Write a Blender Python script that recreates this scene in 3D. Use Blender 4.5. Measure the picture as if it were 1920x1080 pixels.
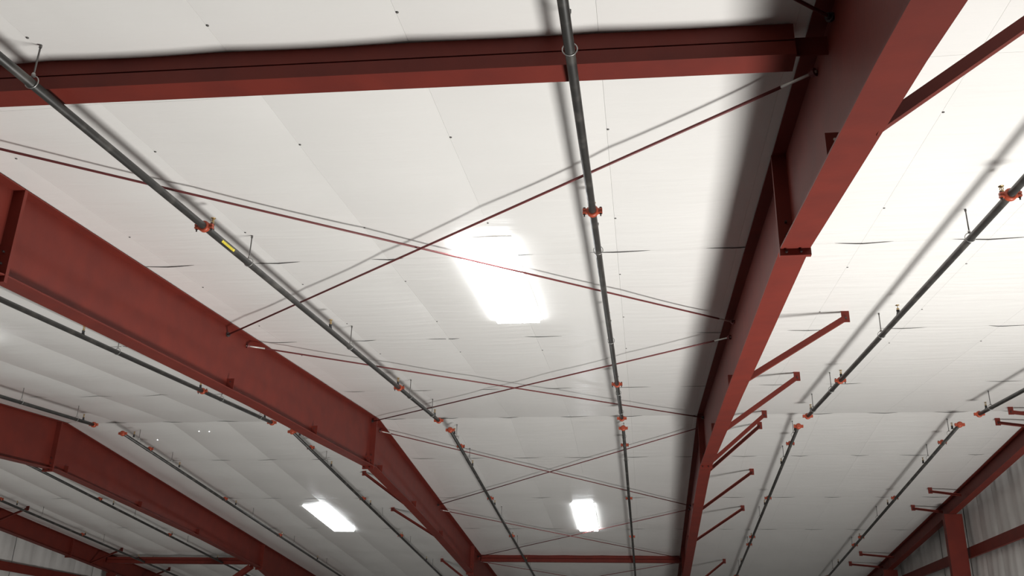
import bpy, math, random
from mathutils import Vector, Matrix
random.seed(7)
for o in list(bpy.data.objects): bpy.data.objects.remove(o, do_unlink=True)
S = bpy.context.scene
COL = S.collection
# ------------------------------------------------------------------ frame of the place
# X along the ridge, Y across the building (towards the far eave), Z up. Floor z = 0.
ZC = 12.0                     # eye height
RY = 20.7                     # ridge line
SL = 1 / 12                   # roof pitch
PZ = 5.0836 + ZC              # sprinkler pipe height at the ridge
DP = 0.33                     # hanger length
def cz(y): return PZ + DP - SL * abs(RY - y)      # ceiling height
def pz(y): return PZ - SL * abs(RY - y)           # pipe axis height

# ------------------------------------------------------------------ camera
def camera():
    F, yaw, pitch, roll = 1811.8, .13941, .38615, .02322
    cy, sy = math.cos(yaw), math.sin(yaw)
    f = Vector((-sy * math.cos(pitch), cy * math.cos(pitch), math.sin(pitch)))
    r = Vector((cy, sy, 0)); u = r.cross(f)
    c, s = math.cos(roll), math.sin(roll)
    r2 = c * r + s * u; u2 = -s * r + c * u
    cd = bpy.data.cameras.new('camera'); co = bpy.data.objects.new('camera', cd); COL.objects.link(co)
    cd.sensor_width = 36; cd.lens = F / 1920 * 36; cd.clip_end = 300; cd.clip_start = .05
    co.matrix_world = Matrix(((r2.x, u2.x, -f.x, 0), (r2.y, u2.y, -f.y, 0), (r2.z, u2.z, -f.z, ZC), (0, 0, 0, 1)))
    S.camera = co
camera()
# ------------------------------------------------------------------ world, light, exposure
W = bpy.data.worlds.new('world'); S.world = W; W.use_nodes = True
W.node_tree.nodes['Background'].inputs[0].default_value = (.9, .95, 1, 1)
W.node_tree.nodes['Background'].inputs[1].default_value = .05
def area(name, loc, rot, sx, sy, power, color, shape='RECTANGLE'):
    l = bpy.data.lights.new(name, 'AREA'); l.shape = shape; l.size = sx; l.size_y = sy
    l.energy = power; l.color = color
    o = bpy.data.objects.new(name, l); COL.objects.link(o); o.location = loc; o.rotation_euler = rot
    return o
def flood(name, loc, aim, power, radius, color):
    l = bpy.data.lights.new(name, 'SPOT'); l.energy = power; l.color = color; l.shadow_soft_size = radius
    l.spot_size = math.radians(160); l.spot_blend = 1.0
    o = bpy.data.objects.new(name, l); COL.objects.link(o); o.location = loc
    o.rotation_euler = (Vector(aim) - Vector(loc)).to_track_quat('-Z', 'Y').to_euler()
    return o
flood('floor_floodlight', (7.1, 8.4, .9), (-7, 17, ZC + 5), 22600, 3.4, (1, .98, .945))
area('floor_fill', (-4, 16, .3), (math.pi, 0, 0), 20, 30, 28, (.92, .97, 1))
S.view_settings.view_transform = 'Standard'; S.view_settings.look = 'None'
S.view_settings.gamma = 1; S.view_settings.use_curve_mapping = False
S.view_settings.exposure = 0.0

# ------------------------------------------------------------------ materials
def mat(name, col, rough=.5, metal=0, spec=.5, col2=None, nscale=6, nstretch=(1, 1, 1), bump=0, bscale=(30, 30, 30), emit=None, estr=0, contrast=(.35, .65), bdist=.01):
    m = bpy.data.materials.new(name); m.use_nodes = True
    N, L = m.node_tree.nodes, m.node_tree.links
    b = N['Principled BSDF']
    b.inputs['Base Color'].default_value = (*col, 1); b.inputs['Roughness'].default_value = rough
    b.inputs['Metallic'].default_value = metal; b.inputs['Specular IOR Level'].default_value = spec
    geo = N.new('ShaderNodeNewGeometry')
    def coords(sc):
        mp = N.new('ShaderNodeVectorMath'); mp.operation = 'MULTIPLY'; mp.inputs[1].default_value = sc
        L.new(geo.outputs['Position'], mp.inputs[0]); return mp.outputs[0]
    if col2:
        n = N.new('ShaderNodeTexNoise'); n.inputs['Scale'].default_value = nscale; n.inputs['Detail'].default_value = 5
        L.new(coords(nstretch), n.inputs['Vector'])
        mr = N.new('ShaderNodeMapRange'); mr.inputs[1].default_value = contrast[0]; mr.inputs[2].default_value = contrast[1]
        L.new(n.outputs[0], mr.inputs[0])
        mx = N.new('ShaderNodeMix'); mx.data_type = 'RGBA'
        mx.inputs[6].default_value = (*col, 1); mx.inputs[7].default_value = (*col2, 1)
        L.new(mr.outputs[0], mx.inputs[0]); L.new(mx.outputs[2], b.inputs['Base Color'])
    if bump:
        n2 = N.new('ShaderNodeTexNoise'); n2.inputs['Scale'].default_value = 1; n2.inputs['Detail'].default_value = 4
        L.new(coords(bscale), n2.inputs['Vector'])
        bp = N.new('ShaderNodeBump'); bp.inputs['Strength'].default_value = bump; bp.inputs['Distance'].default_value = bdist
        L.new(n2.outputs[0], bp.inputs['Height']); L.new(bp.outputs[0], b.inputs['Normal'])
    if emit:
        b.inputs['Emission Color'].default_value = (*emit, 1); b.inputs['Emission Strength'].default_value = estr
    return m
M = {
 'vinyl': mat('white_vinyl_facing', (.80, .79, .768), .30, spec=.5, col2=(.775, .765, .742), nscale=.8, bump=.45, bscale=(1.1, 7, 1), bdist=.02),
 'wallvinyl': mat('wall_vinyl_facing', (.74, .73, .71), .45, col2=(.68, .67, .65), nscale=1, bump=.2, bscale=(7, 7, .6), bdist=.02),
 'red': mat('red_primer_steel', (.160, .025, .017), .55, spec=.22, col2=(.132, .022, .016), nscale=3, bump=.08, bscale=(25, 25, 25)),
 'rodred': mat('red_primer_rod', (.16, .035, .035), .5),
 'pipe': mat('black_steel_pipe', (.030, .029, .027), .42, spec=.5, col2=(.085, .080, .072), nscale=5, contrast=(.5, .72)),
 'orange': mat('orange_coupling_paint', (.40, .068, .03), .45),
 'bolt': mat('dark_bolt_steel', (.06, .05, .05), .4, metal=.6),
 'brass': mat('sprinkler_brass', (.55, .40, .20), .35, metal=.7),
 'outlet': mat('black_outlet_paint', (.02, .02, .022), .45),
 'galv': mat('galvanised_hanger_steel', (.42, .42, .41), .4, metal=.7),
 'darkrod': mat('dull_hanger_rod', (.13, .125, .12), .5, metal=.3),
 'zinc': mat('bare_threaded_steel', (.62, .60, .57), .4, metal=.35),
 'yellow': mat('yellow_sticker', (.80, .66, .06), .5),
 'ink': mat('sticker_ink', (.03, .03, .02), .6),
 'gap': mat('dark_joint', (.035, .033, .03), .9),
 'screw': mat('screw_head', (.10, .095, .09), .5, metal=.3),
 'pane': mat('translucent_panel', (.9, .9, .9), .5, emit=(.95, .98, 1), estr=14),
 'trim': mat('white_trim', (.8, .79, .77), .5),
 'floor': mat('concrete_floor', (.20, .195, .19), .7, col2=(.16, .155, .15), nscale=.6),
 'wall': mat('wall_sheet', (.35, .35, .34), .7),
 'deck': mat('roof_sheet', (.3, .3, .3), .7),
}

# ------------------------------------------------------------------ mesh builder (world coordinates)
class MB:
    def __init__(s): s.v = []; s.f = []; s.sm = []
    def face(s, idx, smooth=False): s.f.append(idx); s.sm.append(smooth)
    def hexa(s, p):           # 8 points: bottom 4 (ccw), top 4
        b = len(s.v); s.v += [tuple(q) for q in p]
        for q in ((3, 2, 1, 0), (4, 5, 6, 7), (0, 1, 5, 4), (1, 2, 6, 5), (2, 3, 7, 6), (3, 0, 4, 7)): s.face(tuple(b + i for i in q))
    def box(s, x0, x1, y0, y1, z0, z1):
        s.hexa([(x0, y0, z0), (x1, y0, z0), (x1, y1, z0), (x0, y1, z0), (x0, y0, z1), (x1, y0, z1), (x1, y1, z1), (x0, y1, z1)])
    def bar(s, a, b, w, h, up=(0, 0, 1), off=(0, 0)):     # rectangular bar from a to b, w across, h along up
        a, b = Vector(a), Vector(b); d = (b - a).normalized(); sd = d.cross(Vector(up)).normalized(); u = sd.cross(d)
        P = []
        for q in (-h / 2, h / 2):
            for e, g in ((a, -1), (a, 1), (b, 1), (b, -1)):
                P.append(e + sd * (g * w / 2 + off[0]) + u * (q + off[1]))
        s.hexa([P[0], P[1], P[2], P[3], P[4], P[5], P[6], P[7]])
    def sweep(s, st):         # st: list of (y, x0, x1, z0, z1): rectangular section along y
        b = len(s.v)
        for y, x0, x1, z0, z1 in st: s.v += [(x0, y, z0), (x1, y, z0), (x1, y, z1), (x0, y, z1)]
        n = len(st)
        for i in range(n - 1):
            k = b + 4 * i
            for j in range(4): s.face((k + j, k + 4 + j, k + 4 + (j + 1) % 4, k + (j + 1) % 4))
        s.face((b, b + 1, b + 2, b + 3)); k = b + 4 * (n - 1); s.face((k + 3, k + 2, k + 1, k))
    def lathe(s, base, axis, prof, n=12, smooth=True, caps=True):   # prof: [(t along axis, radius)]
        base, a = Vector(base), Vector(axis).normalized()
        t = Vector((1, 0, 0)) if abs(a.x) < .9 else Vector((0, 1, 0))
        u = a.cross(t).normalized(); w = a.cross(u); b = len(s.v)
        for tt, r in prof:
            for k in range(n):
                an = 2 * math.pi * k / n; s.v.append(tuple(base + a * tt + (u * math.cos(an) + w * math.sin(an)) * r))
        for i in range(len(prof) - 1):
            for k in range(n):
                p = b + i * n + k; q = b + i * n + (k + 1) % n; s.face((p, q, q + n, p + n), smooth)
        if caps:
            s.face(tuple(b + k for k in range(n))[::-1]); s.face(tuple(b + (len(prof) - 1) * n + k for k in range(n)))
    def tube(s, a, b, r, n=10):
        a, b = Vector(a), Vector(b); s.lathe(a, b - a, [(0, r), ((b - a).length, r)], n)
    def torus(s, c, axis, R, r, n=18, m=6):
        c, a = Vector(c), Vector(axis).normalized(); t = Vector((1, 0, 0)) if abs(a.x) < .9 else Vector((0, 1, 0))
        u = a.cross(t).normalized(); w = a.cross(u); b = len(s.v)
        for i in range(n):
            an = 2 * math.pi * i / n; d = u * math.cos(an) + w * math.sin(an)
            for j in range(m):
                bn = 2 * math.pi * j / m; s.v.append(tuple(c + d * (R + r * math.cos(bn)) + a * r * math.sin(bn)))
        for i in range(n):
            for j in range(m): s.face((b + i * m + j, b + ((i + 1) % n) * m + j, b + ((i + 1) % n) * m + (j + 1) % m, b + i * m + (j + 1) % m), True)
    def mesh(s, name, m, org=(0, 0, 0)):
        me = bpy.data.meshes.new(name); ox, oy, oz = org
        me.from_pydata([(x - ox, y - oy, z - oz) for x, y, z in s.v], [], s.f)
        me.polygons.foreach_set('use_smooth', s.sm); me.materials.append(m); me.update()
        return me
    def build(s, name, m, parent=None, org=None):
        base = wloc(parent) if parent else Vector((0, 0, 0))
        o = bpy.data.objects.new(name, s.mesh(name, m, org if org is not None else base)); COL.objects.link(o)
        if parent: o.parent = parent
        if org is not None: o.location = Vector(org) - base
        return o
def wloc(o):
    v = Vector((0, 0, 0))
    while o: v += Vector(o.location); o = o.parent
    return v
def inst(name, me, parent, loc, rot=None):      # another object on shared mesh data
    o = bpy.data.objects.new(name, me); COL.objects.link(o); o.parent = parent
    o.location = Vector(loc) - (wloc(parent) if parent else Vector())
    if rot: o.rotation_euler = rot
    return o
def thing(name, label, cat, loc, group=None):
    o = bpy.data.objects.new(name, None); o.empty_display_size = .1; COL.objects.link(o); o.location = loc
    o['label'] = label; o['category'] = cat
    if group: o['group'] = group
    return o
def struct(o): o['kind'] = 'structure'; return o

# ------------------------------------------------------------------ the setting
X0, X1, Y0, Y1 = -21.0, 8.72, -4.5, 46.0
m = MB(); m.box(X0 - .3, X1 + .3, Y0 - .3, Y1 + .3, -.2, 0); struct(m.build('floor', M['floor']))
m = MB(); m.box(X0 - .3, X1 + .3, Y0 - .2, Y0, 0, cz(Y0) + .3); struct(m.build('wall_front', M['wall']))
m = MB(); m.box(X0 - .3, X1 + .3, Y1, Y1 + .2, 0, cz(Y1) + .3); struct(m.build('wall_back', M['wall']))

SEAM0, SEAMW = -.215, 1.33
SKY = [(-2.0, -1.36, 9.4, 12.75), (-10.55, -9.9, 9.9, 13.0), (-2.06, -1.44, 28.05, 31.4), (-10.17, -9.47, 28.2, 31.55)]
FRX = [1.32, -5.97, -13.52]
YB = [Y0, -.9, 2.6, 6.1, 9.99, 13.7, 17.6, RY, 23.7, 27.5, 31.3, 35.1, 38.9, 42.6, Y1]
def amp(x):
    a = .018
    if x > 1.3: a = .009
    if x < -6: a = .018 + .034 * min(1, (-6 - x) / 1.5)
    d = min(abs(x - f) for f in FRX)
    return a * min(1, max(.15, (d - .1) / .5))
def hsh(a, b): return (math.sin(a * 12.9898 + b * 78.233) * 43758.5453) % 1
def zoff(x, y):
    k = (x - SEAM0) / SEAMW; i = math.floor(k); u = k - i
    h = hsh(i, 3.1)
    pil = max(0.0, math.sin(math.pi * min(1, max(0, u)) ** (.85 + .3 * h))) ** .9
    a = amp(x)
    md = .88 + .12 * math.cos(2 * math.pi * (y - 5.05) / 1.9 + math.pi)
    cr = 0
    for b in YB: cr += math.exp(-((y - b) / .12) ** 2)
    wob = .004 * math.sin(y * 2.1 + x * .7) * math.sin(x * 1.3 + h * 6)
    return -a * pil * md * (1 - .1 * min(1, cr)) + .001 * min(1, cr) + wob * (1 if a > .01 else .4)
ceiling = struct(bpy.data.objects.new('ceiling', None)); COL.objects.link(ceiling); ceiling.location = (0, RY, cz(RY))
def lin(a, b, step):
    n = max(1, int(round((b - a) / step))); return [a + (b - a) * i / n for i in range(n + 1)]
k0 = math.floor((X0 - SEAM0) / SEAMW); k1 = math.ceil((X1 - SEAM0) / SEAMW)
for k in range(k0, k1):
    xa, xb = max(X0, SEAM0 + k * SEAMW), min(X1, SEAM0 + (k + 1) * SEAMW)
    if xb - xa < .02: continue
    for ya, yb in zip(YB[:-1], YB[1:]):
        if yb < 2.0 and False: continue
        xs, ys = lin(xa, xb, .15), lin(ya, yb, .19 if ya > 1 else .6)
        for (hx0, hx1, hy0, hy1) in SKY:
            if hx1 > xa and hx0 < xb and hy1 > ya and hy0 < yb:
                xs = sorted([q for q in xs if min(abs(q - hx0), abs(q - hx1)) > .04 or q in (xa, xb)] + [q for q in (hx0, hx1) if xa < q < xb])
                ys = sorted([q for q in ys if min(abs(q - hy0), abs(q - hy1)) > .05 or q in (ya, yb)] + [q for q in (hy0, hy1) if ya < q < yb])
        m = MB(); nx = len(xs); e = .0008
        for y in ys:
            for x in xs:
                xx = min(max(x, xa + e), xb - e); yy = min(max(y, ya + e), yb - e)
                m.v.append((xx, yy, cz(y) + zoff(x, y)))
        for j in range(len(ys) - 1):
            for i in range(nx - 1):
                cx, cy_ = (xs[i] + xs[i + 1]) / 2, (ys[j] + ys[j + 1]) / 2
                if any(a < cx < b and c < cy_ < d for a, b, c, d in SKY): continue
                p = j * nx + i; m.face((p, p + nx, p + nx + 1, p + 1), True)
        # turned-up edges give the sheet its thickness
        def edge(ids):
            b = len(m.v); n_ = len(ids)
            for q in ids: m.v.append(m.v[q])
            for q in ids: x, y, z = m.v[q]; m.v.append((x, y, z + .05))
            for t in range(n_ - 1): m.face((b + t, b + t + 1, b + n_ + t + 1, b + n_ + t))
        ny = len(ys)
        edge([j * nx for j in range(ny)]); edge([j * nx + nx - 1 for j in range(ny)])
        edge(list(range(nx))); edge([(ny - 1) * nx + i for i in range(nx)])
        m.build('insulation_panel', M['vinyl'], ceiling)
m = MB()
m.hexa([(X0 - .3, Y0 - .3, cz(Y0 - .3) + .28), (X1 + .3, Y0 - .3, cz(Y0 - .3) + .28), (X1 + .3, RY, cz(RY) + .28), (X0 - .3, RY, cz(RY) + .28),
        (X0 - .3, Y0 - .3, cz(Y0 - .3) + .32), (X1 + .3, Y0 - .3, cz(Y0 - .3) + .32), (X1 + .3, RY, cz(RY) + .32), (X0 - .3, RY, cz(RY) + .32)])
m.hexa([(X0 - .3, RY, cz(RY) + .28), (X1 + .3, RY, cz(RY) + .28), (X1 + .3, Y1 + .3, cz(Y1 + .3) + .28), (X0 - .3, Y1 + .3, cz(Y1 + .3) + .28),
        (X0 - .3, RY, cz(RY) + .32), (X1 + .3, RY, cz(RY) + .32), (X1 + .3, Y1 + .3, cz(Y1 + .3) + .32), (X0 - .3, Y1 + .3, cz(Y1 + .3) + .32)])
m.build('roof_sheet', M['deck'], ceiling)
# dark open lips where the facing joints meet the seams, and the screw heads on the seams
for yc in (9.99, 13.7, 17.6, RY, 23.7, 27.5, 31.3):
    for k in range(k0 + 1, k1):
        xs_ = SEAM0 + k * SEAMW
        if min(abs(xs_ - f) for f in FRX) < .3 and hsh(k, yc) < .5: continue
        if hsh(k * 1.7, yc) < .12: continue
        hl = .16 + .26 * hsh(k, yc * 1.3); hr = .16 + .26 * hsh(k * 2.3, yc)
        n = 8; m = MB(); th = .013
        for i in range(n + 1):
            t = i / n; x = xs_ - hl + (hl + hr) * t; q = (x - xs_) / (hl if x < xs_ else hr)
            w = th * max(0.0, 1 - abs(q)) ** .7 + .0015
            yo = yc + .05 - .06 * abs(q)
            for sgn in (-1, 1):
                y = yo + sgn * w
                m.v.append((x, y, cz(y) + zoff(x, y) - .004))
        for i in range(n): m.face((2 * i, 2 * i + 1, 2 * i + 3, 2 * i + 2))
        m.build('seam_gap', M['gap'], ceiling)
sm = MB(); sm.lathe((0, 0, 0), (0, 0, -1), [(-.004, .011), (.003, .011), (.006, .004)], 8); screw_me = sm.mesh('screw', M['screw'])
for y in (5.12, 6.98, 9.0, 10.85, 12.75, 14.6):
    for k in range(-4, 6):
        x = SEAM0 + k * SEAMW
        if min(abs(x - f) for f in FRX) < .3: continue
        inst('screw', screw_me, ceiling, (x + .01, y, cz(y) + zoff(x, y) - .002))

# end walls: vertical insulation strips between girts
def end_wall(name, x, sgn, ya, yb):
    w = struct(bpy.data.objects.new(name, None)); COL.objects.link(w); w.location = (x, (ya + yb) / 2, 0)
    m = MB(); xo = x + sgn * .2
    m.hexa([(min(x + sgn * .15, xo), Y0, 0), (max(x + sgn * .15, xo), Y0, 0), (max(x + sgn * .15, xo), Y1, 0), (min(x + sgn * .15, xo), Y1, 0),
            (min(x + sgn * .15, xo), Y0, cz(Y0) + .3), (max(x + sgn * .15, xo), Y0, cz(Y0) + .3), (max(x + sgn * .15, xo), Y1, cz(Y1) + .3), (min(x + sgn * .15, xo), Y1, cz(Y1) + .3)])
    # gable part up to the ridge
    m.hexa([(min(x + sgn * .15, xo), Y0, cz(Y0)), (max(x + sgn * .15, xo), Y0, cz(Y0)), (max(x + sgn * .15, xo), RY, cz(Y0)), (min(x + sgn * .15, xo), RY, cz(Y0)),
            (min(x + sgn * .15, xo), Y0, cz(Y0) + .25), (max(x + sgn * .15, xo), Y0, cz(Y0) + .25), (max(x + sgn * .15, xo), RY, cz(RY) + .25), (min(x + sgn * .15, xo), RY, cz(RY) + .25)])
    m.hexa([(min(x + sgn * .15, xo), RY, cz(Y1)), (max(x + sgn * .15, xo), RY, cz(Y1)), (max(x + sgn * .15, xo), Y1, cz(Y1)), (min(x + sgn * .15, xo), Y1, cz(Y1)),
            (min(x + sgn * .15, xo), RY, cz(RY) + .25), (max(x + sgn * .15, xo), RY, cz(RY) + .25), (max(x + sgn * .15, xo), Y1, cz(Y1) + .25), (min(x + sgn * .15, xo), Y1, cz(Y1) + .25)])
    m.build('wall_sheet', M['wall'], w)
    n = int(round((yb - ya) / 1.25)); st = (yb - ya) / n
    for i in range(n):
        a, b = ya + i * st, ya + (i + 1) * st
        ys = lin(a + .004, b - .004, .12); zs = [0, ZC * .5] + [ZC + q for q in (-2, 0, 1, 1.7, 2.4, 2.9, 3.13, 3.27, 3.41, 3.6, 4, 4.5, 5.2, 99)]
        m = MB(); ny = len(ys)
        for z in zs:
            for j, y in enumerate(ys):
                zz = min(z, cz(y) + .02); u = j / (ny - 1)
                d = .05 * math.sin(math.pi * u) * (1 - .75 * math.exp(-((zz - ZC - 3.27) / .3) ** 2)) + .012 * math.sin(u * 17 + i)
                m.v.append((x - sgn * d, y, zz))
        for r in range(len(zs) - 1):
            for j in range(ny - 1): p = r * ny + j; m.face((p, p + 1, p + ny + 1, p + ny), True)
        m.build('insulation_strip', M['wallvinyl'], w)
    return w
end_wall('wall_right', X1, 1, 12, Y1)
end_wall('wall_left', X0, -1, 12, Y1)

# ------------------------------------------------------------------ steel frames
def interp(pts, y):
    if y <= pts[0][0]: return pts[0][1]
    for (a, b), (c, d) in zip(pts[:-1], pts[1:]):
        if y <= c: return b + (d - b) * (y - a) / (c - a)
    return pts[-1][1]
FT, WT = .014, .010
def rafter(name, label, x, prof, splices, width=.245, ends=(-4.2, 45.5), top_gap=.012):
    dep = lambda y: interp(prof, y)
    ys = sorted(set([ends[0], ends[1], RY] + [p[0] for p in prof if ends[0] < p[0] < ends[1]] + lin(ends[0], ends[1], 2.5)))
    ymid = RY
    t = thing(name, label, 'rafter', (x, ymid, cz(ymid) - dep(ymid)))
    top = lambda y: cz(y) - top_gap
    bot = lambda y: cz(y) - dep(y)
    hw = width / 2
    m = MB(); m.sweep([(y, x - WT / 2, x + WT / 2, bot(y) + FT, top(y) - FT) for y in ys]); m.build('web', M['red'], t)
    m = MB(); m.sweep([(y, x - hw, x + hw, top(y) - FT, top(y)) for y in ys]); m.build('top_flange', M['red'], t)
    m = MB(); m.sweep([(y, x - hw, x + hw, bot(y), bot(y) + FT) for y in ys]); m.build('bottom_flange', M['red'], t)
    for y in splices:
        m = MB(); m.box(x - hw - .005, x + hw + .005, y - .022, y + .022, bot(y) - .065, top(y) - FT * .5)
        pl = m.build('splice_plate', M['red'], t)
        for bx in (-.075, .045):
            b = MB(); b.lathe((x + bx, y - .05, bot(y) - .033), (0, 1, 0), [(0, .011), (.028, .011), (.0281, .026), (.072, .026), (.0721, .011), (.1, .011)], 8, False)
            b.build('bolt', M['bolt'], pl)
        for s_ in (-1, 1):
            for zz in (.12, .24):
                b = MB(); b.lathe((x + s_ * .06, y - .048, bot(y) + zz), (0, 1, 0), [(0, .01), (.026, .01), (.0261, .019), (.07, .019), (.0701, .01), (.096, .01)], 8, False)
                b.build('bolt', M['bolt'], pl)
    t['_x'] = x
    return t, bot, top
def clip(t, x, sgn, y, bot):      # small drilled tab on web and bottom flange for a brace
    m = MB(); x0 = x + sgn * WT / 2; x1 = x + sgn * .118
    za = bot(y) + FT; m.box(min(x0, x1), max(x0, x1), y - .004, y + .004, za, za + .17)
    c = m.build('brace_clip', M['red'], t)
    b = MB(); b.lathe((x + sgn * .06, y - .0055, za + .12), (0, 1, 0), [(0, .011), (.011, .011)], 8); b.build('bolt_hole', M['zinc' if sgn < 0 else 'bolt'], c)

P1_ = [(-4.2, 2.05), (3.5, 1.25), (4.2, 1.175), (5.6, 1.07), (7.63, .915), (11.3, .965), (13.6, .985), (17, 1.05), (20.5, 1.13), (22.2, 1.09), (25.5, 1.05), (33.8, 1.0), (45.5, 2.05)]
P2_ = [(-4.2, 2.05), (3.5, 1.25), (7.63, .92), (10, .93), (14, .965), (17, 1.035), (20.5, 1.10), (22.2, 1.055), (24, 1.0), (27.6, .94), (33.8, .92), (45.5, 2.0)]
P3_ = [(-4.2, 2.05), (7.63, .92), (14, 1.0), (20.5, 1.12), (25, .985), (29, .87), (33.8, .82), (45.5, 2.0)]
fr1, bot1, top1 = rafter('steel_rafter', 'large dark red rafter running from the top right corner down to bottom centre', FRX[0], P1_, (7.63, 20.5, 33.8))
fr2, bot2, top2 = rafter('steel_rafter', 'broad red rafter crossing the left half with its peak near the middle', FRX[1], P2_, (7.63, 20.5, 33.8))
fr3, bot3, top3 = rafter('steel_rafter', 'dark red rafter at lower left whose peak splice shows by the left edge', FRX[2], P3_, (7.63, 20.5, 33.8))
XL, XR = -20.32, 8.24
frL, botL, topL = rafter('end_rafter', 'shallow dark rafter in the bottom left corner over the left end wall', XL, [(0, .61), (20, .61), (34, .61), (46, .64)], (20.5, 33.0), .22)
frR, botR, topR = rafter('end_rafter', 'dark rafter along the top of the right end wall', XR, [(0, .4), (46, .4)], (20.5,), .2)
for y in (5.5, 13.1, 16.75): clip(fr1, FRX[0], -1, y, bot1)
for y in (24.75, 28.4): clip(fr1, FRX[0], -1, y, bot1)
for y in (12.87, 16.64, 20.2, 21.25, 24.77, 28.34): clip(fr2, FRX[1], 1, y, bot2)
for y in (21.1, 24.76, 28.45): clip(fr3, FRX[2], 1, y, bot3)

# columns and girts of the end walls
def column(x, y, label, zt, dx=.46, dy=.2):
    t = thing('wall_column', label, 'column', (x, y, 0))
    hx, hy = dx / 2, dy / 2
    m = MB(); m.box(x - hx, x - hx + .012, y - hy, y + hy, .0, zt); m.build('flange', M['red'], t)
    m = MB(); m.box(x + hx - .012, x + hx, y - hy, y + hy, .0, zt); m.build('flange', M['red'], t)
    m = MB(); m.box(x - hx + .012, x + hx - .012, y - hy * .9, y - hy * .9 + .01, .0, zt); m.build('web', M['red'], t)
    m = MB(); m.box(x - hx - .05, x + hx + .05, y - hy - .05, y + hy + .05, 0, .02); m.build('base_plate', M['red'], t)
    return t
column(XR, 27.8, 'dark red column standing at the right end wall in the lower right corner', botR(27.8))
column(XR, 35.5, 'second dark column of the right end wall, near the bottom edge', botR(35.5))
column(XL, 36.1, 'narrow dark column below the bottom left rafter', botL(36.1), dx=.3, dy=.2)
def girt(x, ya, yb, z0, z1, sgn, label):
    t = thing('wall_girt', label, 'girt', (x, (ya + yb) / 2, z0))
    a = .2
    m = MB(); m.box(x - .004, x + .004, ya, yb, z0, z1); m.build('web', M['red'], t)
    xa, xb = sorted((x, x + sgn * .075))
    m = MB(); m.box(xa, xb, ya, yb, z0 - .004, z0 + .004); m.build('lower_flange', M['red'], t)
    m = MB(); m.box(xa, xb, ya, yb, z1 - .004, z1 + .004); m.build('upper_flange', M['red'], t)
    xl = xb if sgn > 0 else xa
    m = MB(); m.box(xl - .003, xl + .003, ya, yb, z0 + .004, z0 + .03); m.build('lip', M['red'], t)
    return t
girt(8.54, 12, 27.98, 3.29 + ZC, 3.55 + ZC, 1, 'red wall girt to the right of the lower right column')
girt(8.54, 28.02, 35.4, 3.31 + ZC, 3.56 + ZC, 1, 'red wall girt between the two right end wall columns')
girt(-20.82, 20, 35.95, 3.0 + ZC, 3.27 + ZC, -1, 'dark red wall girt in the bottom left corner under the rafter')

# ------------------------------------------------------------------ struts between rafters
def strut(label, xa, xb, ya, yb, w, tops, mids, bots, plates):
    # two stacked channels; ya / yb: near-face y at each end
    t = thing('eave_strut', label, 'strut', ((xa + xb) / 2, (ya + yb) / 2, bots))
    def slab(x0, x1, z0, z1, inset, ww):
        f = lambda x: ya + (yb - ya) * (x - xa) / (xb - xa)
        m = MB(); a, b = f(x0) + inset, f(x1) + inset
        m.hexa([(x0, a, z0), (x1, b, z0), (x1, b + ww, z0), (x0, a + ww, z0), (x0, a, z1), (x1, b, z1), (x1, b + ww, z1), (x0, a + ww, z1)])
        return m
    slab(xa, xb, mids + .010, tops, .012, w - .024).build('upper_channel', M['red'], t)
    slab(xa, xb, bots, mids - .010, 0, w).build('lower_channel', M['red'], t)
    slab(xa + .02, xb - .02, mids - .02, mids + .02, .03, w - .06).build('joint_web', M['red'], t)
    for x0, x1 in plates:
        slab(x0, x1, bots + .05, tops - .06, w * .45, .012).build('end_plate', M['red'], t)
    return t
strut('big double red strut spanning the top of the picture between two rafters', FRX[1] + .12, 1.09, 5.39, 5.53, .20, cz(5.45) - .005, cz(5.5) - .145, 3.885 + ZC,
      [(1.09, FRX[0] - WT / 2), (FRX[1] + WT / 2, FRX[1] + .12)])
strut('thin far red strut at the bottom centre between two rafters', FRX[1] + .12, FRX[0] - .13, 35.35, 35.35, .2, cz(35.35) - .01, cz(35.4) - .12, 3.95 + ZC,
      [(FRX[0] - .13, FRX[0] - WT / 2), (FRX[1] + WT / 2, FRX[1] + .12)])
strut('dark far strut at the lower left reaching to the end rafter', XL + .12, FRX[2] - .12, 35.4, 35.4, .2, 4.03 + ZC, 3.93 + ZC, 3.80 + ZC,
      [(XL + WT / 2, XL + .12), (FRX[2] - .12, FRX[2] - WT / 2)])

# ------------------------------------------------------------------ cross rods
def rod(label, a, b, bare_a, bare_b, da=.14, db=.14):
    A = Vector((a[0], a[1], cz(a[1]) - da)); B = Vector((b[0], b[1], cz(b[1]) - db))
    d = (B - A).normalized(); L = (B - A).length
    t = thing('cross_rod', label, 'brace rod', tuple((A + B) / 2))
    m = MB(); m.tube(A + d * (.3 if bare_a else .02), B - d * (.3 if bare_b else .02), .0125, 8); m.build('rod', M['rodred'], t)
    for P, s, bare in ((A, 1, bare_a), (B, -1, bare_b)):
        if bare:
            m = MB(); m.tube(P, P + d * s * .31, .0115, 8); m.build('threaded_end', M['zinc'], t)
        m = MB(); m.lathe(P + d * s * .012, d * s, [(0, .034), (.02, .034), (.021, .022), (.045, .022)], 8, False)
        m.build('end_nut', M['bolt' if not bare else 'rodred'], t)
    return t
xa, xb = FRX[1] + .012, FRX[0] - .012
rod('longest cross rod, rising from the left rafter to the dark top right corner', (xa, 12.67), (xb, 6.0), False, True, .15, .13)
rod('red cross rod from the left edge down to the right rafter, crossing the bright skylight', (xa, 6.05), (xb, 12.83), False, True, .105, .10)
rod('cross rod from the left rafter to the right, nearest below the longest rod', (xa, 13.36), (xb, 20.35), True, False, .14, .13)
rod('cross rod rising right from the peak of the left rafter', (xa, 20.5), (xb, 13.4), False, True, .10, .165)
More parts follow.
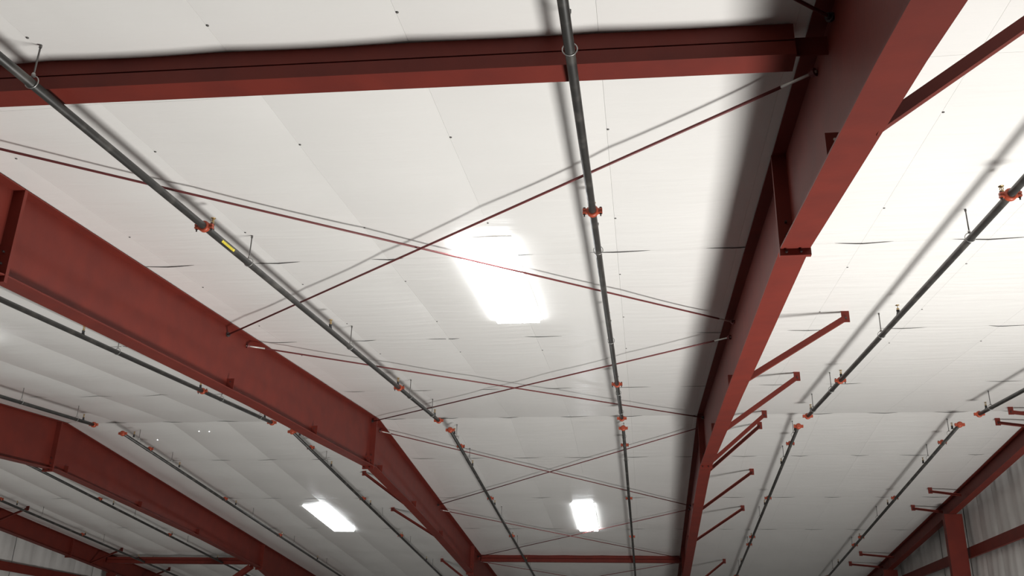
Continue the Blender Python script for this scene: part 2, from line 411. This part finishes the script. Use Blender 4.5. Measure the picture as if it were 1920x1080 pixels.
rod('cross rod falling right just past the peak of the left rafter', (xa, 21.15), (xb, 27.95), True, False, .135, .13)
rod('cross rod beyond the ridge, rising right to the large rafter', (xa, 27.95), (xb, 21.2), False, False, .105, .105)
rod('far cross rod falling right past the underside of the far skylight', (xa, 28.4), (xb, 35.2), True, False, .135, .13)
rod('far cross rod rising right along the lower edge of the far skylight', (xa, 35.25), (xb, 28.45), False, False, .10, .10)
rod('farthest cross rod, below the far strut and falling right', (xa, 35.95), (xb, 42.6), True, False, .13, .13)
rod('farthest cross rod, below the far strut and rising right', (xa, 42.6), (xb, 35.9), False, False, .10, .10)
rod('short visible end of a cross rod at the top edge beside the large rafter', (xa, -1.4), (xb, 5.38), False, False, .12, .10)

# ------------------------------------------------------------------ flange braces
def brace(label, xt, xbse, y, bot, group=None, leg=.068, up_by=0):
    s = 1 if xt > xbse else -1
    zb = bot(y) + .004 + up_by
    top = cz(y) - .005
    B = Vector((xbse, y, zb)); T = Vector((xt - s * .02, y, top - .13))
    t = thing('flange_brace', label, 'brace', tuple(B), group)
    d = (T - B).normalized(); up = Vector((-d.z, 0, d.x)) if d.x > 0 else Vector((d.z, 0, -d.x))
    # L section: upright leg towards the camera side, lying leg along +y at the bottom
    def quadbar(o0, o1, p0, p1):
        m = MB(); P = []
        for uu in (o0, o1):
            for E, yy in ((B, p0), (T, p0), (T, p1), (B, p1)): P.append(E + up * uu + Vector((0, yy, 0)))
        m.hexa(P); return m
    quadbar(0, leg, -.003, .004).build('upright_leg', M['red'], t)
    (quadbar(-.006, 0, -.003, leg * .85) if y < 20.7 else quadbar(-.006, 0, -leg * .9, .004)).build('lower_leg', M['red'], t)
    m = MB(); x0, x1 = sorted((xt - s * .075, xt + s * .03))
    m.box(x0, x1, y + .005, y + .016, top - .16, top + .03); cl = m.build('purlin_clip', M['red'], t)
    b = MB(); b.lathe((xt - s * .02, y - .012, top - .105), (0, 1, 0), [(0, .014), (.012, .014)], 6, False); b.build('bolt', M['bolt'], cl)
    return t
hw = .1225
e1 = FRX[0] + hw - .03
for y, xt, lab in ((5.08, 2.80, 'thick red brace running off the top right corner from the large rafter'),
                   (12.72, 2.80, 'longest full red brace on the right side of the large rafter'),
                   (16.53, 2.71, 'second red brace down the right side of the large rafter'),
                   (20.25, 2.58, 'bright red upper brace of the close pair right of the large rafter'),
                   (21.2, 2.58, 'dark lower brace of the close pair right of the large rafter'),
                   (24.75, 2.73, 'dark brace just below the ridge splice right of the large rafter'),
                   (28.38, 2.80, 'dark brace second below the ridge right of the large rafter'),
                   (35.8, 2.77, 'lowest dark brace right of the large rafter at the bottom edge')):
    brace(lab, xt, e1, y, bot1)
e2 = FRX[1] - hw + .03
for y, xt, lab in ((24.66, -7.3, 'dark brace left of the middle rafter just below its peak'),
                   (28.43, -7.45, 'dark brace left of the middle rafter, second below its peak'),
                   (35.9, -7.42, 'small dark brace left of the middle rafter near the bottom edge')):
    brace(lab, xt, e2, y, bot2)
eR = XR - .07
for y, xt, lab in ((20.2, 7.40, 'upper red brace of the pair at the right edge'),
                   (21.12, 7.44, 'lower red brace of the pair at the right edge'),
                   (26.55, 7.40, 'upper brace of the pair beside the right wall column'),
                   (28.33, 7.38, 'lower brace of the pair beside the right wall column'),
                   (34.4, 7.10, 'upper brace of the lowest pair on the right end rafter'),
                   (36.08, 7.06, 'lower brace of the lowest pair on the right end rafter')):
    brace(lab, xt, eR, y, botR, leg=.06, up_by=.16)
for y, xt, lab in ((28.35, -19.1, 'dark brace of the left end rafter nearest the left edge'),
                   (34.4, -19.1, 'dark brace of the left end rafter just above the lower left strut'),
                   (38.1, -18.98, 'dark brace of the left end rafter below the lower left strut')):
    brace(lab, xt, XL + .08, y, botL)

# ------------------------------------------------------------------ sprinkler branch pipes
PR = .035
def fittings():
    R = {}
    m = MB()                                                     # grooved coupling, axis along local Y
    m.lathe((0, -.032, 0), (0, 1, 0), [(0, PR + .004), (.004, PR + .016), (.016, PR + .022), (.048, PR + .022), (.060, PR + .016), (.064, PR + .004)], 16)
    for s in (-1, 1):
        for z in (-.016, .010):
            x0, x1 = sorted((s * (PR + .012), s * (PR + .055))); m.box(x0, x1, -.022, .022, z - .007, z + .012)
    R['coupling'] = m.mesh('coupling', M['orange'])
    m = MB()
    m.lathe((0, 0, -.05), (0, 0, 1), [(0, .007), (.02, .007), (.0201, .013), (.032, .013), (.0321, .007), (.075, .007), (.0751, .013), (.088, .013)], 6, False)
    R['bolt'] = m.mesh('bolt', M['bolt'])
    m = MB()                                                     # end cap coupling
    m.lathe((0, -.035, 0), (0, 1, 0), [(0, PR + .004), (.004, PR + .018), (.02, PR + .026), (.055, PR + .026), (.075, PR + .020), (.085, PR - .004)], 16)
    for s in (-1, 1):
        x0, x1 = sorted((s * (PR + .012), s * (PR + .062))); m.box(x0, x1, -.024, .024, -.026, .026)
    R['end_cap'] = m.mesh('end_cap', M['orange'])
    m = MB(); m.lathe((0, 0, PR - .008), (0, 0, 1), [(0, .026), (.012, .024), (.03, .019), (.05, .019), (.051, .022), (.06, .022)], 10)
    R['outlet'] = m.mesh('outlet', M['outlet'])
    m = MB(); b0 = PR + .05
    m.lathe((0, 0, b0), (0, 0, 1), [(0, .013), (.016, .013), (.0161, .018), (.024, .018), (.0241, .009), (.03, .009)], 8, False)
    for s in (-1, 1):
        m.bar((s * .008, 0, b0 + .028), (s * .017, 0, b0 + .045), .006, .006, (0, 1, 0)); m.bar((s * .017, 0, b0 + .045), (s * .004, 0, b0 + .066), .006, .006, (0, 1, 0))
    m.tube((0, 0, b0 + .03), (0, 0, b0 + .062), .004, 6)
    R['sprinkler_head'] = m.mesh('sprinkler_head', M['brass'])
    m = MB(); m.lathe((0, 0, b0 + .064), (0, 0, 1), [(0, .008), (.003, .024), (.006, .026)], 10)
    R['deflector'] = m.mesh('deflector', M['brass'])
    m = MB(); m.torus((0, 0, .012), (0, 1, 0), PR + .014, .0045, 18, 6); m.lathe((0, 0, PR + .024), (0, 0, 1), [(0, .014), (.02, .014), (.03, .009)], 8)
    R['ring'] = m.mesh('hanger_ring', M['galv'])
    m = MB(); m.tube((0, 0, PR + .03), (0, 0, DP + .02), .0065, 6); m.lathe((0, 0, DP - .03), (0, 0, 1), [(0, .011), (.03, .011)], 6, False)
    R['rod'] = m.mesh('hanger_rod', M['darkrod'])
    return R
FX = fittings()
def pipe(label, x, ya, yb, coup, heads, hang, cap_at, double=()):
    near = (ya + yb) / 2 < RY
    tilt = math.atan(SL) * (1 if near else -1)
    t = thing('sprinkler_pipe', label, 'pipe', (x, (ya + yb) / 2, pz((ya + yb) / 2)), 'sprinkler branch pipes under the roof')
    m = MB(); m.tube((x, ya, pz(ya)), (x, yb, pz(yb)), PR, 14); m.build('pipe', M['pipe'], t)
    for y in coup:
        c = inst('coupling', FX['coupling'], t, (x, y, pz(y)), (tilt, 0, 0))
        for s in (-1, 1):
            b = bpy.data.objects.new('bolt', FX['bolt']); COL.objects.link(b); b.parent = c; b.location = (s * (PR + .04), 0, 0)
    if cap_at is not None:
        inst('end_cap', FX['end_cap'], t, (x, cap_at, pz(cap_at)), (tilt, 0, 0 if near else math.pi) if near else (-tilt, 0, math.pi))
    for y in heads:
        o = inst('outlet', FX['outlet'], t, (x, y, pz(y)))
        h = inst('sprinkler_head', FX['sprinkler_head'], t, (x, y, pz(y)), (0, 0, y * 3))
        d = bpy.data.objects.new('deflector', FX['deflector']); COL.objects.link(d); d.parent = h
    for y in hang:
        r = inst('hanger_rod', FX['rod'], t, (x, y, pz(y)))
        g = bpy.data.objects.new('hanger_ring', FX['ring']); COL.objects.link(g); g.parent = r
    return t
NC, NH, NG = [.1, 8.0, 15.8], [.4, 4.2, 8.16, 11.93, 15.7, 18.75], [1.4, 5.22, 9.1, 12.87, 16.6, 18.5]
XP = {1: -4.156, 2: -.390, 3: 3.251, 4: -7.754, 5: -11.787, 6: 6.458, 7: -15.592, 8: -18.678}
nl = {1: 'black pipe with a yellow sticker, from the upper left corner down to the ridge', 2: 'black pipe hanging from the top centre almost straight down to the ridge',
      3: 'black pipe at right from the right edge down to the ridge gap', 4: 'black pipe under the broad red rafter at left, up to the ridge gap',
      5: 'short black pipe at the left edge ending above the dark rafter', 6: 'short black pipe at the right edge ending in an orange cap'}
for i in range(1, 7):
    t = pipe(nl[i], XP[i], -3.5, 19.15, NC, NH, NG, 19.17)
    if i == 1:
        # yellow sticker wrapped on the lower right of the pipe
        m = MB(); n = 4; ys = (8.36, 8.66)
        for y in ys:
            for k in range(n + 1):
                an = math.radians(-52 + 42 * k / n); m.v.append((XP[1] + math.cos(an) * (PR + .0015), y, pz(y) + math.sin(an) * (PR + .0015)))
        for k in range(n): m.face((k, k + n + 1, k + n + 2, k + 1), True)
        st = m.build('sticker', M['yellow'], t)
        m = MB()
        for r in range(2):
            an = math.radians(-42 + 20 * r)
            for q in range(9):
                y0 = 8.385 + q * .028; b = len(m.v)
                for yy, aa in ((y0, an), (y0 + .018, an), (y0 + .018, an + .12), (y0, an + .12)):
                    m.v.append((XP[1] + math.cos(aa) * (PR + .0025), yy, pz(yy) + math.sin(aa) * (PR + .0025)))
                m.face((b, b + 1, b + 2, b + 3))
        m.build('sticker_print', M['ink'], st)
FC, FH, FG = [21.72, 26.35, 30.9], [20.9, 23.35, 27.15, 31.1, 34.9], [21.15, 22.9, 28.5, 32.3, 36]
fl = {1: 'black pipe past the ridge just right of the middle rafter', 2: 'black pipe past the ridge hanging beside the far skylight, left of the large rafter',
      3: 'black pipe past the ridge just right of the large rafter and its braces', 4: 'black pipe past the ridge just right of the left far skylight',
      5: 'black pipe past the ridge left of the left far skylight, by the bright wrinkled facing', 6: 'long black pipe past the ridge running towards the right end wall column',
      7: 'dim black pipe under the dark lower left rafter', 8: 'dim black pipe nearest the bottom left corner, above the end rafter'}
for i in range(1, 9):
    pipe(fl[i], XP[i], 20.42, 44, FC + ([31.95, 37.2] if i in (3, 6) else []), FH, FG, 20.4)

# ------------------------------------------------------------------ skylights
sl = {0: 'large brilliant white skylight in the middle of the near roof slope', 1: 'skylight panel hidden behind the broad red rafter at left',
      2: 'small bright far skylight right of the middle, beside a black pipe', 3: 'small bright far skylight left of the middle rafter'}
for i, (xa_, xb_, ya_, yb_) in enumerate(SKY):
    xm, ym = (xa_ + xb_) / 2, (ya_ + yb_) / 2
    t = thing('skylight', sl[i], 'skylight', (xm, ym, cz(ym)))
    s1 = SL if ym < RY else -SL
    zl = lambda y, o: cz(ym) + (y - ym) * s1 + o
    def slab(m, x0, x1, y0, y1, o0, o1):
        m.hexa([(x0, y0, zl(y0, o0)), (x1, y0, zl(y0, o0)), (x1, y1, zl(y1, o0)), (x0, y1, zl(y1, o0)),
                (x0, y0, zl(y0, o1)), (x1, y0, zl(y0, o1)), (x1, y1, zl(y1, o1)), (x0, y1, zl(y1, o1))])
    m = MB()
    for a in ((xa_ - .02, xa_, ya_ - .02, yb_ + .02), (xb_, xb_ + .02, ya_ - .02, yb_ + .02)): slab(m, *a, -.015, .12)
    slab(m, xa_, xb_, ya_ - .02, ya_, -.015, .12); slab(m, xa_, xb_, yb_, yb_ + .02, -.015, .12)
    m.build('frame', M['trim'], t)
    for y0, y1 in ((ya_, ym - .001), (ym + .001, yb_)):
        m = MB(); drop = (.062, .10, .065, .065)[i]; gp = .004
        slab(m, xa_ + gp, xb_ - gp, y0 + gp, y1 - gp, .03, .06); slab(m, xa_ + .02, xb_ - .02, y0 + (.02 if y0 < ym - .1 else 0), y1 - (.02 if y1 > ym + .1 else 0), -drop, .03); m.build('pane', M['pane'], t)
    m = MB(); slab(m, (xm - .1 if i > 1 else xa_), xb_, ym - .012, ym + .012, -.085, -.066) if i > 1 else slab(m, xa_, xb_, ym - .03, ym + .03, .062, .12)
    m.build('purlin_bar', M['red'], t)

# daylight pinholes in the facing near the ridge, left bay
def ceil_hit(x, y): return (x, y, cz(y) + zoff(x, y) - .006)
m0 = MB(); m0.lathe((0, 0, 0), (0, 0, -1), [(-.004, .008), (.001, .008)], 8); hole_me = m0.mesh('pinhole', M['pane'])
for x, y in ((-10.39, 21.30), (-10.14, 21.31), (-11.74, 21.94)): inst('daylight_pinhole', hole_me, ceiling, ceil_hit(x, y))
# diagonal member below the lower left rafter
A = Vector((FRX[2] - .12, 33.4, bot3(33.4) - .02)); B = Vector((XL + .2, 36.05, bot3(33.4) - 3.6))
t = thing('diagonal_brace', 'thick dark diagonal brace below the lower left rafter at the bottom edge', 'brace', tuple(A))
m = MB(); m.bar(A, B, .012, .17, (0, 1, 0)); m.build('web', M['red'], t)
m = MB(); m.bar(A, B, .17, .012, (0, 1, 0), (0, .085)); m.build('flange', M['red'], t)
m = MB(); m.bar(A, B, .17, .012, (0, 1, 0), (0, -.085)); m.build('flange', M['red'], t)
